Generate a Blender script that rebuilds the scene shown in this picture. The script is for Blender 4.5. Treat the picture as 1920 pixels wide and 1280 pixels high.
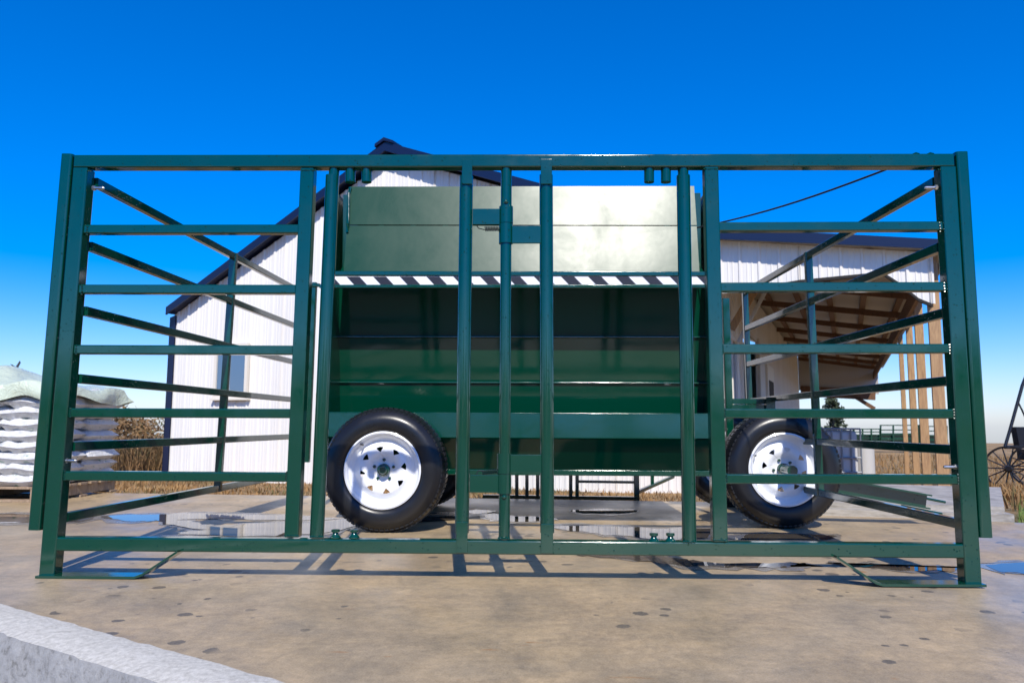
import bpy, bmesh, math, random
from mathutils import Vector, Matrix
R = math.radians
random.seed(7)
for o in list(bpy.data.objects): bpy.data.objects.remove(o)
scn = bpy.context.scene
COL = scn.collection

# ------------------------------------------------------------------ camera
F, CX, CY, CH = 1426.0, 960.0, 640.0, 0.60
PITCH, YAW, ROLL = R(6.24), R(1.73), R(0.25)
cam_rot = Matrix.Rotation(YAW, 3, 'Z') @ Matrix.Rotation(R(90) + PITCH, 3, 'X') @ Matrix.Rotation(ROLL, 3, 'Z')
cd = bpy.data.cameras.new('camera'); cam = bpy.data.objects.new('camera', cd); COL.objects.link(cam)
cam.matrix_world = Matrix.Translation((0, 0, CH)) @ cam_rot.to_4x4()
cd.sensor_width = 36; cd.lens = F / 1920 * 36; cd.clip_start = 0.05; cd.clip_end = 3000
cd.dof.use_dof = True; cd.dof.focus_distance = 3.15; cd.dof.aperture_fstop = 6.3
scn.camera = cam

# ------------------------------------------------------------------ sky, sun, exposure
SUN_EL, SUN_AZ = R(45), R(173)          # azimuth clockwise from +Y
w = bpy.data.worlds.new('World'); scn.world = w; w.use_nodes = True
nt = w.node_tree; bg = nt.nodes['Background']
sky = nt.nodes.new('ShaderNodeTexSky'); sky.sky_type = 'NISHITA'; sky.sun_disc = False
sky.sun_elevation = SUN_EL; sky.sun_rotation = SUN_AZ
sky.air_density = 1.1; sky.dust_density = 0.5; sky.ozone_density = 1.5; sky.altitude = 200
hs = nt.nodes.new('ShaderNodeHueSaturation'); hs.inputs['Saturation'].default_value = 1.42
tint = nt.nodes.new('ShaderNodeMix'); tint.data_type = 'RGBA'; tint.blend_type = 'MULTIPLY'; tint.inputs[0].default_value = 1.0; tint.inputs[7].default_value = (0.79, 0.89, 1.30, 1)
nt.links.new(sky.outputs[0], tint.inputs[6]); nt.links.new(tint.outputs[2], hs.inputs['Color']); nt.links.new(hs.outputs[0], bg.inputs['Color'])
bg.inputs['Strength'].default_value = 0.128
sl = bpy.data.lights.new('sun', 'SUN'); sl.energy = 4.6; sl.angle = R(0.53); sl.color = (1, 0.95, 0.86)
sun = bpy.data.objects.new('sun', sl); COL.objects.link(sun)
sdir = Vector((math.sin(SUN_AZ) * math.cos(SUN_EL), math.cos(SUN_AZ) * math.cos(SUN_EL), math.sin(SUN_EL)))
sun.rotation_euler = sdir.to_track_quat('Z', 'Y').to_euler()
scn.view_settings.view_transform = 'Standard'; scn.view_settings.look = 'None'
scn.view_settings.exposure = 0.2; scn.view_settings.gamma = 1.0
scn.render.engine = 'CYCLES'

# ------------------------------------------------------------------ pixel -> place helpers
def ray(px, py):
    d = cam_rot @ Vector(((px - CX) / F, -(py - CY) / F, -1.0)); return d
def at(px, py, Y):                        # point on the vertical plane y = Y
    d = ray(px, py); t = Y / d.y; return Vector((0, 0, CH)) + d * t
def gnd(px, py, z=0.0):                   # point on the level z
    d = ray(px, py); t = (z - CH) / d.z; return Vector((0, 0, CH)) + d * t

# ------------------------------------------------------------------ materials
def mat(name, base, rough=0.5, metal=0.0, spec=0.5, coat=0.0):
    m = bpy.data.materials.new(name); m.use_nodes = True
    b = m.node_tree.nodes['Principled BSDF']
    b.inputs['Base Color'].default_value = (*base, 1); b.inputs['Roughness'].default_value = rough
    b.inputs['Metallic'].default_value = metal; b.inputs['Specular IOR Level'].default_value = spec
    b.inputs['Coat Weight'].default_value = coat; b.inputs['Coat Roughness'].default_value = 0.08
    return m
def nodes(m): return m.node_tree.nodes, m.node_tree.links, m.node_tree.nodes['Principled BSDF']
def coords(m, kind='Object', scale=(1, 1, 1)):
    n, l, b = nodes(m); tc = n.new('ShaderNodeTexCoord'); mp = n.new('ShaderNodeMapping')
    mp.inputs['Scale'].default_value = scale; l.new(tc.outputs[kind], mp.inputs['Vector']); return mp.outputs[0]
def wcoords(m, scale=(1, 1, 1)):
    n, l, b = nodes(m); g = n.new('ShaderNodeNewGeometry'); mp = n.new('ShaderNodeMapping')
    mp.inputs['Scale'].default_value = scale; l.new(g.outputs['Position'], mp.inputs['Vector']); return mp.outputs[0]
def noise(m, vec, scale, detail=4, rough=0.55, dist=0.0):
    n, l, b = nodes(m); t = n.new('ShaderNodeTexNoise'); t.inputs['Scale'].default_value = scale
    t.inputs['Detail'].default_value = detail; t.inputs['Roughness'].default_value = rough; t.inputs['Distortion'].default_value = dist
    l.new(vec, t.inputs['Vector']); return t.outputs['Fac']
def ramp(m, fac, stops):
    n, l, b = nodes(m); r = n.new('ShaderNodeValToRGB'); e = r.color_ramp.elements
    while len(e) < len(stops): e.new(0.5)
    for el, (p, c) in zip(e, stops):
        el.position = p; el.color = (*c, 1) if len(c) == 3 else c
    l.new(fac, r.inputs[0]); return r.outputs[0]
def bump(m, fac, strength=0.2, dist=0.01, prev=None):
    n, l, b = nodes(m); t = n.new('ShaderNodeBump'); t.inputs['Strength'].default_value = strength; t.inputs['Distance'].default_value = dist
    l.new(fac, t.inputs['Height'])
    if prev: l.new(prev, t.inputs['Normal'])
    l.new(t.outputs[0], b.inputs['Normal']); return t.outputs[0]
def mix(m, fac, a, c, mode='MIX'):
    n, l, b = nodes(m); t = n.new('ShaderNodeMix'); t.data_type = 'RGBA'; t.blend_type = mode
    for sock, v in ((t.inputs[0], fac), (t.inputs[6], a), (t.inputs[7], c)):
        if isinstance(v, (int, float)): sock.default_value = v
        elif isinstance(v, tuple): sock.default_value = (*v, 1)
        else: l.new(v, sock)
    return t.outputs[2]
def setc(m, out): n, l, b = nodes(m); l.new(out, b.inputs['Base Color'])
def setr(m, out): n, l, b = nodes(m); l.new(out, b.inputs['Roughness'])

M = {}
GREEN = (0.0006, 0.044, 0.024)
def green_paint(name, drops=True, wavy=0.0, rough=0.09):
    m = mat(name, GREEN, rough, spec=0.95, coat=0.0)
    v = wcoords(m)
    pv = None
    if wavy: pv = bump(m, noise(m, v, 4.5, 3), wavy, 0.02)
    n, l, b = nodes(m)
    if wavy:
        r_ = ramp(m, noise(m, v, 2.2, 5, 0.6, 0.8), [(0.35, (rough,) * 3), (0.7, (rough + 0.09,) * 3)]); setr(m, r_)
    if drops:
        setr(m, ramp(m, noise(m, v, 7, 5, 0.65), [(0.35, (0.05,) * 3), (0.7, (0.20,) * 3)]))
        setc(m, mix(m, ramp(m, noise(m, v, 16, 6, 0.7), [(0.60, (0, 0, 0)), (0.80, (0.25, 0.25, 0.25))]), GREEN, (0.03, 0.055, 0.04)))
        vo = n.new('ShaderNodeTexVoronoi'); vo.inputs['Scale'].default_value = 95; l.new(v, vo.inputs['Vector'])
        big = noise(m, v, 5.0, 2)
        # each cell holds a drop only when its random colour is high
        sep = n.new('ShaderNodeSeparateColor'); l.new(vo.outputs['Color'], sep.inputs[0])
        rad = n.new('ShaderNodeMath'); rad.operation = 'MULTIPLY_ADD'; l.new(sep.outputs[0], rad.inputs[0]); rad.inputs[1].default_value = 0.65; rad.inputs[2].default_value = -0.36
        df = n.new('ShaderNodeMath'); df.operation = 'SUBTRACT'; l.new(rad.outputs[0], df.inputs[0]); l.new(vo.outputs['Distance'], df.inputs[1])
        mx = n.new('ShaderNodeMath'); mx.operation = 'MAXIMUM'; l.new(df.outputs[0], mx.inputs[0]); mx.inputs[1].default_value = 0
        sq = n.new('ShaderNodeMath'); sq.operation = 'POWER'; l.new(mx.outputs[0], sq.inputs[0]); sq.inputs[1].default_value = 0.5
        ml = n.new('ShaderNodeMath'); ml.operation = 'MULTIPLY'; l.new(sq.outputs[0], ml.inputs[0])
        gt = n.new('ShaderNodeMath'); gt.operation = 'GREATER_THAN'; l.new(big, gt.inputs[0]); gt.inputs[1].default_value = 0.42
        l.new(gt.outputs[0], ml.inputs[1])
        bump(m, ml.outputs[0], 0.8, 0.012, pv)
    return m
M['green'] = green_paint('green_gloss_paint')
M['panel'] = green_paint('green_sheet_paint', False, 0.10, 0.14)
M['lid'] = green_paint('green_lid_paint', False, 0.035, 0.25); nodes(M['lid'])[2].inputs['Specular IOR Level'].default_value = 0.22
M['hopper'] = green_paint('green_hopper_paint', False, 0.03, 0.05); nodes(M['hopper'])[2].inputs['Specular IOR Level'].default_value = 0.4
M['zinc'] = mat('zinc_bolt', (0.62, 0.60, 0.57), 0.28, 1.0)
M['spring'] = mat('dark_spring_steel', (0.05, 0.05, 0.055), 0.35, 0.9)
M['rim'] = mat('white_rim_paint', (0.80, 0.81, 0.82), 0.28, coat=0.3)
m = M['rubber'] = mat('black_tyre_rubber', (0.010, 0.010, 0.011), 0.35)
bump(m, noise(m, coords(m), 40, 3), 0.08, 0.004)
setr(m, ramp(m, noise(m, coords(m), 6, 4), [(0.3, (0.24,) * 3), (0.7, (0.42,) * 3)]))
M['black'] = mat('black_tape', (0.018, 0.018, 0.024), 0.35)
M['white'] = mat('white_tape', (0.82, 0.82, 0.82), 0.35)
M['rope'] = mat('dark_cord', (0.02, 0.02, 0.02), 0.8)
m = M['siding'] = mat('white_ribbed_steel', (0.80, 0.81, 0.83), 0.38)
setc(m, ramp(m, noise(m, wcoords(m, (1, 1, 0.25)), 1.6, 5), [(0.3, (0.72, 0.685, 0.62)), (0.7, (0.81, 0.775, 0.71))]))
M['navy'] = mat('navy_steel_trim', (0.006, 0.011, 0.040), 0.3)
M['roofsheet'] = mat('pale_roof_sheet', (0.42, 0.40, 0.37), 0.5)
M['frame'] = mat('cream_window_frame', (0.72, 0.66, 0.55), 0.5)
M['glass'] = mat('window_glass', (0.10, 0.17, 0.26), 0.04, spec=1.0)
M['curtain'] = mat('blue_curtain', (0.12, 0.28, 0.50), 0.8)
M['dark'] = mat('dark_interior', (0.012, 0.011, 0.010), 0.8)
def wood(name, a, c, sc=(3, 3, 0.5)):
    m = mat(name, a, 0.65); v = coords(m, 'Object', sc)
    f = noise(m, v, 9, 6, 0.6, 1.2); setc(m, ramp(m, f, [(0.3, c), (0.65, a)])); bump(m, f, 0.2, 0.004); return m
M['post'] = wood('pine_post', (0.46, 0.28, 0.13), (0.27, 0.15, 0.07), (6, 6, 0.6))
M['rafter'] = wood('brown_rafter', (0.17, 0.08, 0.035), (0.09, 0.042, 0.018))
M['skirt'] = wood('orange_skirt_board', (0.56, 0.33, 0.14), (0.33, 0.18, 0.07), (0.6, 6, 6))
M['pallet'] = wood('grey_pallet_wood', (0.36, 0.26, 0.17), (0.18, 0.12, 0.07))
m = M['bag'] = mat('white_woven_bag', (0.74, 0.74, 0.73), 0.45)
v = coords(m); n_, l_, b_ = nodes(m)
bump(m, noise(m, v, 20, 6, 0.7, 1.0), 1.0, 0.03)
setc(m, ramp(m, noise(m, coords(m, 'Object', (1.2, 4, 9)), 7, 3, 0.5), [(0.66, (0.74, 0.74, 0.73)), (0.69, (0.18, 0.38, 0.27))]))
m = M['tarp'] = mat('pale_green_plastic', (0.56, 0.62, 0.47), 0.2); nodes(m)[2].inputs['Transmission Weight'].default_value = 0.0
bump(m, noise(m, coords(m), 8, 6, 0.65, 1.5), 0.6, 0.05)
M['tote'] = mat('white_tank_plastic', (0.50, 0.48, 0.44), 0.4)
M['cage'] = mat('grey_cage_steel', (0.25, 0.26, 0.27), 0.4, 0.7)
M['bird'] = mat('dark_feathers', (0.015, 0.017, 0.02), 0.7)
M['buggy'] = mat('black_buggy_paint', (0.012, 0.012, 0.015), 0.3)
M['bark'] = mat('bark', (0.09, 0.065, 0.045), 0.9)
M['needle'] = mat('conifer_foliage', (0.045, 0.06, 0.025), 0.8)

# concrete
m = M['concrete'] = mat('tan_concrete', (0.38, 0.32, 0.24), 0.55)
v = wcoords(m); n, l, b = nodes(m)
streak = noise(m, wcoords(m, (1.0, 0.8, 1)), 5.0, 10, 0.72, 0.6)
colr = ramp(m, streak, [(0.30, (0.25, 0.20, 0.14)), (0.45, (0.40, 0.31, 0.19)), (0.58, (0.50, 0.39, 0.24)), (0.75, (0.57, 0.47, 0.32))])
grey = ramp(m, noise(m, v, 0.55, 6, 0.6, 0.6), [(0.40, (0, 0, 0)), (0.56, (1, 1, 1))])
colr = mix(m, grey, mix(m, 0.45, (0.36, 0.36, 0.36), colr), colr)
colr = mix(m, 0.38, colr, ramp(m, noise(m, v, 38, 6, 0.75), [(0.32, (0.16, 0.13, 0.09)), (0.68, (0.60, 0.52, 0.40))]))
colr = mix(m, ramp(m, noise(m, wcoords(m, (1, 0.7, 1)), 9, 6, 0.65, 0.8), [(0.60, (0, 0, 0)), (0.72, (0.55, 0.55, 0.55))]), colr, (0.24, 0.20, 0.15))
rust = ramp(m, noise(m, wcoords(m, (1.2, 3.5, 1)), 4.2, 4, 0.55, 1.2), [(0.68, (0, 0, 0)), (0.75, (1, 1, 1))])
colr = mix(m, rust, colr, (0.36, 0.19, 0.06))
# damp spots
vo = n.new('ShaderNodeTexVoronoi'); vo.inputs['Scale'].default_value = 13.0; l.new(v, vo.inputs['Vector'])
wob = noise(m, v, 34, 4, 0.7)
ad = n.new('ShaderNodeMath'); ad.operation = 'MULTIPLY_ADD'; l.new(wob, ad.inputs[0]); ad.inputs[1].default_value = 0.34; l.new(vo.outputs['Distance'], ad.inputs[2])
sp = n.new('ShaderNodeSeparateColor'); l.new(vo.outputs['Color'], sp.inputs[0])
th = n.new('ShaderNodeMath'); th.operation = 'MULTIPLY_ADD'; l.new(sp.outputs[1], th.inputs[0]); th.inputs[1].default_value = 0.56; th.inputs[2].default_value = -0.01
ls = n.new('ShaderNodeMath'); ls.operation = 'LESS_THAN'; l.new(ad.outputs[0], ls.inputs[0]); l.new(th.outputs[0], ls.inputs[1])
reg = ramp(m, noise(m, v, 1.1, 2), [(0.52, (0, 0, 0)), (0.56, (1, 1, 1))])
dm = n.new('ShaderNodeMath'); dm.operation = 'MULTIPLY'; l.new(ls.outputs[0], dm.inputs[0]); l.new(reg, dm.inputs[1])
colr = mix(m, 1.0, colr, (1.12, 0.98, 0.76), 'MULTIPLY')
colr = mix(m, dm.outputs[0], colr, (0.085, 0.068, 0.048))
wv = n.new('ShaderNodeTexWave'); wv.wave_type = 'RINGS'; wv.inputs['Scale'].default_value = 3.2; wv.inputs['Distortion'].default_value = 7; wv.inputs['Detail'].default_value = 4; wv.inputs['Detail Scale'].default_value = 1.6; l.new(v, wv.inputs['Vector'])
colr = mix(m, ramp(m, wv.outputs['Fac'], [(0.0, (0.14, 0.14, 0.14)), (0.5, (0, 0, 0))]), colr, (0.18, 0.14, 0.10))
blot = ramp(m, noise(m, wcoords(m, (1, 0.7, 1)), 3.0, 10, 0.75, 0.3), [(0.34, (0.58, 0.59, 0.62)), (0.62, (1.18, 1.15, 1.10))])
colr = mix(m, 1.0, colr, blot, 'MULTIPLY')
colr = mix(m, 0.30, colr, ramp(m, noise(m, v, 190, 3, 0.8), [(0.35, (0.07, 0.055, 0.035)), (0.62, (0.46, 0.38, 0.26))]))
setc(m, colr)
setr(m, ramp(m, noise(m, v, 1.3, 6), [(0.35, (0.28,) * 3), (0.65, (0.58,) * 3)]))
pv = bump(m, noise(m, v, 90, 5, 0.7), 0.25, 0.004)
bump(m, streak, 0.15, 0.01, pv)
m = M['kerb'] = mat('pale_kerb_concrete', (0.60, 0.60, 0.60), 0.8)
v = wcoords(m)
setc(m, ramp(m, noise(m, v, 60, 8, 0.8), [(0.3, (0.34, 0.31, 0.25)), (0.6, (0.66, 0.62, 0.53))])); bump(m, noise(m, v, 70, 8, 0.8), 0.45, 0.012)
m = M['kerbside'] = mat('stained_kerb_face', (0.45, 0.44, 0.41), 0.85)
setc(m, ramp(m, noise(m, wcoords(m), 30, 8, 0.75), [(0.30, (0.10, 0.095, 0.08)), (0.45, (0.30, 0.29, 0.27)), (0.75, (0.42, 0.41, 0.39))])); bump(m, noise(m, wcoords(m), 30, 6, 0.7), 0.6, 0.01)
m = M['porchslab'] = mat('grey_porch_concrete', (0.50, 0.48, 0.45), 0.7)
setc(m, ramp(m, noise(m, wcoords(m, (1, 1, 6)), 6, 6, 0.65), [(0.35, (0.22, 0.20, 0.17)), (0.6, (0.40, 0.37, 0.33))])); bump(m, noise(m, wcoords(m), 40, 5), 0.4, 0.01)
m = M['water'] = mat('puddle_water', (0.075, 0.062, 0.048), 0.015, spec=0.6); nodes(m)[2].inputs['IOR'].default_value = 1.33
bump(m, noise(m, wcoords(m), 5, 2), 0.015, 0.01)
m = M['damp'] = mat('damp_concrete', (0.16, 0.13, 0.10), 0.22)
v = wcoords(m)
setc(m, ramp(m, noise(m, v, 9, 8, 0.7, 0.6), [(0.35, (0.13, 0.11, 0.085)), (0.65, (0.27, 0.23, 0.18))])); setr(m, ramp(m, noise(m, v, 6, 5), [(0.35, (0.14,) * 3), (0.65, (0.4,) * 3)])); bump(m, noise(m, v, 90, 5, .7), .2, .004)
m = M['soil'] = mat('dry_field', (0.3, 0.2, 0.1), 0.95)
v = wcoords(m)
setc(m, ramp(m, noise(m, v, 0.55, 8, 0.65, 0.3), [(0.30, (0.07, 0.09, 0.025)), (0.42, (0.22, 0.14, 0.06)), (0.55, (0.36, 0.22, 0.09)), (0.75, (0.42, 0.31, 0.17))])); bump(m, noise(m, v, 7, 6, 0.7), 1.0, 0.06)
m = M['added_ground'] = mat('added_dark_ground', (0.08, 0.075, 0.07), 0.95)
setc(m, ramp(m, noise(m, wcoords(m), 24, 5, 0.7), [(0.3, (0.05, 0.047, 0.042)), (0.7, (0.15, 0.14, 0.13))])); bump(m, noise(m, wcoords(m), 60, 4), 0.8, 0.02)
def grassmat(name, stops, sc=0.9):
    m = mat(name, (0.2, 0.15, 0.06), 0.8); setc(m, ramp(m, noise(m, wcoords(m), sc, 5, 0.7), stops)); return m
M['dry'] = grassmat('dry_grass', [(0.32, (0.10, 0.11, 0.03)), (0.45, (0.20, 0.12, 0.05)), (0.56, (0.30, 0.16, 0.05)), (0.72, (0.40, 0.28, 0.13))])
M['brush'] = grassmat('autumn_brush', [(0.30, (0.07, 0.085, 0.025)), (0.45, (0.15, 0.095, 0.04)), (0.58, (0.24, 0.13, 0.05)), (0.68, (0.32, 0.22, 0.09)), (0.78, (0.42, 0.30, 0.03))], 0.8)
M['lush'] = grassmat('green_grass', [(0.35, (0.06, 0.12, 0.02)), (0.55, (0.11, 0.18, 0.035)), (0.72, (0.35, 0.28, 0.10))], 2.5)

# ------------------------------------------------------------------ mesh builder
class MB:
    def __init__(s): s.v = []; s.f = []; s.wn = False
    def add(s, vs, fs):
        o = len(s.v); s.v += [tuple(p) for p in vs]; s.f += [tuple(i + o for i in f) for f in fs]; return s
    def sweep(s, prof, p0, p1, up=(0, 0, 1), prof2=None, cap=True):
        p0, p1 = Vector(p0), Vector(p1); d = (p1 - p0).normalized(); u = Vector(up)
        if abs(d.dot(u)) > 0.98: u = Vector((0, -1, 0))
        x = d.cross(u).normalized(); y = x.cross(d).normalized(); k = len(prof)
        a = [p0 + x * q[0] + y * q[1] for q in prof]; c = [p1 + x * q[0] + y * q[1] for q in (prof2 or prof)]
        fs = [(i, (i + 1) % k, k + (i + 1) % k, k + i) for i in range(k)]
        if cap: fs += [tuple(range(k - 1, -1, -1)), tuple(range(k, 2 * k))]
        return s.add(a + c, fs)
    def bar(s, p0, p1, w, h, r=0.005, up=(0, 0, 1)): s.wn = True; return s.sweep(rrect(w, h, r), p0, p1, up)
    def rod(s, p0, p1, r0, r1=None, n=20):
        r1 = r0 if r1 is None else r1
        c = [(math.cos(i * 2 * math.pi / n), math.sin(i * 2 * math.pi / n)) for i in range(n)]
        return s.sweep([(a * r0, b * r0) for a, b in c], p0, p1, prof2=[(a * r1, b * r1) for a, b in c])
    def box(s, lo, hi):
        (a, b, c), (d, e, f) = lo, hi
        return s.add([(a, b, c), (d, b, c), (d, e, c), (a, e, c), (a, b, f), (d, b, f), (d, e, f), (a, e, f)],
                     [(3, 2, 1, 0), (4, 5, 6, 7), (0, 1, 5, 4), (1, 2, 6, 5), (2, 3, 7, 6), (3, 0, 4, 7)])
    def lathe(s, prof, c, axis, n=32, closed=False):       # prof: (radius, along axis)
        c = Vector(c); ax = Vector(axis).normalized(); e = ax.orthogonal().normalized(); g = ax.cross(e); vs = []; fs = []
        for i in range(n):
            a = i * 2 * math.pi / n
            for r, h in prof: vs.append(c + ax * h + (e * math.cos(a) + g * math.sin(a)) * r)
        k = len(prof)
        for i in range(n):
            for j in range(k if closed else k - 1):
                fs.append((i * k + j, ((i + 1) % n) * k + j, ((i + 1) % n) * k + (j + 1) % k, i * k + (j + 1) % k))
        return s.add(vs, fs)
    def ball(s, c, r, n=12): return s.lathe([(r * math.sin(math.pi * j / 8), -r * math.cos(math.pi * j / 8)) for j in range(9)], c, (0, 0, 1), n)
    def coil(s, p0, p1, r, wire, turns):
        p0, p1 = Vector(p0), Vector(p1); d = (p1 - p0); ax = d.normalized(); e = ax.orthogonal().normalized(); g = ax.cross(e); n = turns * 10
        pts = [p0 + d * (i / n) + (e * math.cos(i * 0.6283) + g * math.sin(i * 0.6283)) * r for i in range(n + 1)]
        return s.path(pts, wire, 5)
    def path(s, pts, r, n=8):
        pts = [Vector(p) for p in pts]; vs = []; fs = []; up = Vector((0.13, 0.21, 0.97)).normalized()
        for i, p in enumerate(pts):
            d = (pts[min(i + 1, len(pts) - 1)] - pts[max(i - 1, 0)]).normalized(); x = d.cross(up)
            if x.length < 1e-3: x = d.cross(Vector((1, 0, 0)))
            x.normalize(); y = x.cross(d); rr = r[i] if isinstance(r, list) else r
            vs += [p + (x * math.cos(2 * math.pi * k / n) + y * math.sin(2 * math.pi * k / n)) * rr for k in range(n)]
        for i in range(len(pts) - 1):
            fs += [(i * n + k, i * n + (k + 1) % n, (i + 1) * n + (k + 1) % n, (i + 1) * n + k) for k in range(n)]
        fs += [tuple(range(n - 1, -1, -1)), tuple((len(pts) - 1) * n + k for k in range(n))]
        return s.add(vs, fs)
    def prism(s, pts, off):
        k = len(pts); off = Vector(off); a = [Vector(p) for p in pts]
        return s.add(a + [p + off for p in a], [tuple(range(k - 1, -1, -1)), tuple(range(k, 2 * k))] + [(i, (i + 1) % k, k + (i + 1) % k, k + i) for i in range(k)])
    def build(s, name, material, parent=None, smooth=True, bevel=0):
        me = bpy.data.meshes.new(name); me.from_pydata(s.v, [], s.f)
        bm = bmesh.new(); bm.from_mesh(me); bmesh.ops.recalc_face_normals(bm, faces=bm.faces[:])
        if bevel: bmesh.ops.bevel(bm, geom=bm.edges[:], offset=bevel, segments=2, affect='EDGES', profile=0.5)
        bm.to_mesh(me); bm.free()
        if smooth:
            me.polygons.foreach_set('use_smooth', [True] * len(me.polygons)); me.set_sharp_from_angle(angle=R(38))
        me.materials.append(M[material] if isinstance(material, str) else material)
        o = bpy.data.objects.new(name, me); COL.objects.link(o)
        if s.wn or bevel:
            wm = o.modifiers.new('weighted', 'WEIGHTED_NORMAL'); wm.keep_sharp = True; wm.weight = 100
        if parent is not None:
            o.parent = parent; o.matrix_parent_inverse = Matrix.Translation(parent.location).inverted() if parent.type == 'EMPTY' and not parent.get('local') else Matrix()
        return o
def rrect(w, h, r, seg=3):
    out = []
    for cx, cy, a0 in ((w / 2 - r, h / 2 - r, 0), (-w / 2 + r, h / 2 - r, 90), (-w / 2 + r, -h / 2 + r, 180), (w / 2 - r, -h / 2 + r, 270)):
        for k in range(seg + 1):
            a = R(a0 + 90 * k / seg); out.append((cx + r * math.cos(a), cy + r * math.sin(a)))
    return out
def tag(o, label=None, cat=None, group=None, kind=None):
    for k, v_ in (('label', label), ('category', cat), ('group', group), ('kind', kind)):
        if v_: o[k] = v_
    return o
def empty(name, loc=(0, 0, 0), rz=0, local=False):
    o = bpy.data.objects.new(name, None); COL.objects.link(o); o.location = loc; o.rotation_euler = (0, 0, rz); o.empty_display_size = 0.1
    if local: o['local'] = 1
    return o

# ================================================================== THE SETTING
def sm(a, b, x): t = max(0, min(1, (x - a) / (b - a))); return t * t * (3 - 2 * t)
def tz(x, y):
    if y < 5.0: near = -0.30
    else: near = -0.30 + 0.17 * sm(5.0, 6.4, y)
    yl = max(0, y - 6.6)
    left = -0.035 * min(yl, 14); right = max(-0.80, -0.068 * yl)
    k = sm(3.0, 7.0, x)
    far = -9 * sm(72, 260, y) - 34 * sm(200, 1500, y)
    return near + left * (1 - k) + right * k + far + 0.02 * math.sin(x * 1.7 + y) * sm(7, 9, y)
mb = MB(); xs = [-600, -300, -150, -80, -40] + [-24 + i for i in range(0, 57)] + [40, 70, 120, 300, 600]
ys = [-400, -150, -60, -25, -10, -4, 0, 3, 4.4, 5] + [5.3 + 0.35 * i for i in range(0, 14)] + [10.6 + 1.2 * i for i in range(0, 22)] + [42, 55, 75, 110, 160, 260, 600, 1500]
for y in ys:
    for x in xs: mb.v.append((x, y, tz(x, y)))
nx = len(xs)
mb.f = [(j * nx + i, j * nx + i + 1, (j + 1) * nx + i + 1, (j + 1) * nx + i) for j in range(len(ys) - 1) for i in range(nx - 1)]
tag(mb.build('terrain', 'soil'), kind='structure')
tag(MB().add([(-30, -40, -.296), (30, -40, -.296), (30, 4, -.296), (-30, 4, -.296)], [(0, 1, 2, 3)]).build('added_dark_yard', 'added_ground', smooth=False), kind='structure')  # dark ground added around the camera so the hopper mirrors something darker

# concrete pad: front edge runs obliquely past the camera
E0, E1 = gnd(0, 1141), gnd(492, 1281)
ed = (E1 - E0).normalized()
fl, fr = E0 - ed * 7.0, E0 + ed * 10.0
pad = [(fl.x, fl.y), (fr.x, fr.y), (14, -4), (14, 4.35), (3.1, 4.98), (2.0, 5.35), (1.6, 6.15), (-2, 6.45), (-9, 6.95)]
mb = MB(); mb.prism([(x, y, -0.30) for x, y in pad], (0, 0, 0.30))
tag(mb.build('concrete_pad', 'concrete', smooth=False), kind='structure')
# kerb strip along the front edge: rough top, stained side
nrm = Vector((ed.y, -ed.x, 0));  nrm = nrm if nrm.y < 0 else -nrm
kroot = tag(empty('kerb', (E0.x, E0.y, 0)), kind='structure')
N = 240
def kedge(off, z, amp, sd):
    rr = random.Random(sd); return [E0 - ed * 3 + ed * (9.0 * i / N) + nrm * (off + rr.uniform(-amp, amp)) + Vector((0, 0, z + rr.uniform(-amp, amp) * 0.4)) for i in range(N + 1)]
def strip(rows, name, mt, parent):
    mb = MB(); k = N + 1
    for r_ in rows: mb.v += [tuple(p) for p in r_]
    mb.f = [(j * k + i, j * k + i + 1, (j + 1) * k + i + 1, (j + 1) * k + i) for j in range(len(rows) - 1) for i in range(N)]
    return mb.build(name, mt, parent)
strip([kedge(-0.004, -0.02, 0.004, 1), kedge(0.0, 0.016, 0.004, 2), kedge(0.05, 0.022, 0.004, 3), kedge(0.11, 0.02, 0.004, 4), kedge(0.155, 0.012, 0.005, 5)], 'kerb_top', 'kerb', kroot)
strip([kedge(0.155, 0.012, 0.005, 5), kedge(0.166, -0.03, 0.006, 6), kedge(0.168, -0.10, 0.004, 7), kedge(0.175, -0.13, 0.006, 8), kedge(0.24, -0.14, 0.006, 9), kedge(0.25, -0.35, 0.006, 10)], 'kerb_face', 'kerbside', kroot)

# puddles: thin sheets of water on the pad
def puddle(pts, seed, z=0.003):
    rr = random.Random(seed); P = [gnd(*p) for p in pts]; out = []
    k = len(P)
    for i in range(k):
        p0, p1, p2, p3 = P[i - 1], P[i], P[(i + 1) % k], P[(i + 2) % k]
        for t in (0, 0.2, 0.4, 0.6, 0.8):
            q = 0.5 * ((2 * p1) + (p2 - p0) * t + (2 * p0 - 5 * p1 + 4 * p2 - p3) * t * t + (3 * p1 - p0 - 3 * p2 + p3) * t ** 3)
            out.append((q.x + rr.uniform(-1, 1) * 0.015, q.y + rr.uniform(-1, 1) * 0.03, z))
    c_ = sum((Vector(p) for p in out), Vector()) / len(out)
    dp = [((p[0] - c_.x) * 1.12 + c_.x + rr.uniform(-.02, .02), (p[1] - c_.y) * 1.5 + c_.y + rr.uniform(-.03, .03), .0012 + seed * .00008) for p in out]
    tag(MB().add(dp, [tuple(range(len(dp)))]).build('damp_patch', 'damp', smooth=False), kind='structure')
    mb = MB(); mb.add(out, [tuple(range(len(out)))])
    return tag(mb.build('puddle', 'water', smooth=False), kind='structure')
puddle([(190, 968), (300, 964), (430, 963), (560, 968), (640, 972), (560, 976), (430, 973), (330, 974), (250, 978)], 1)
puddle([(330, 1000), (420, 990), (470, 981), (600, 978), (660, 973), (850, 968), (860, 974), (690, 983), (640, 993), (560, 1003), (450, 1006)], 2, 0.0035)
puddle([(290, 975), (350, 976), (380, 983), (440, 986), (400, 993), (330, 988)], 3, 0.004)
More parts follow.
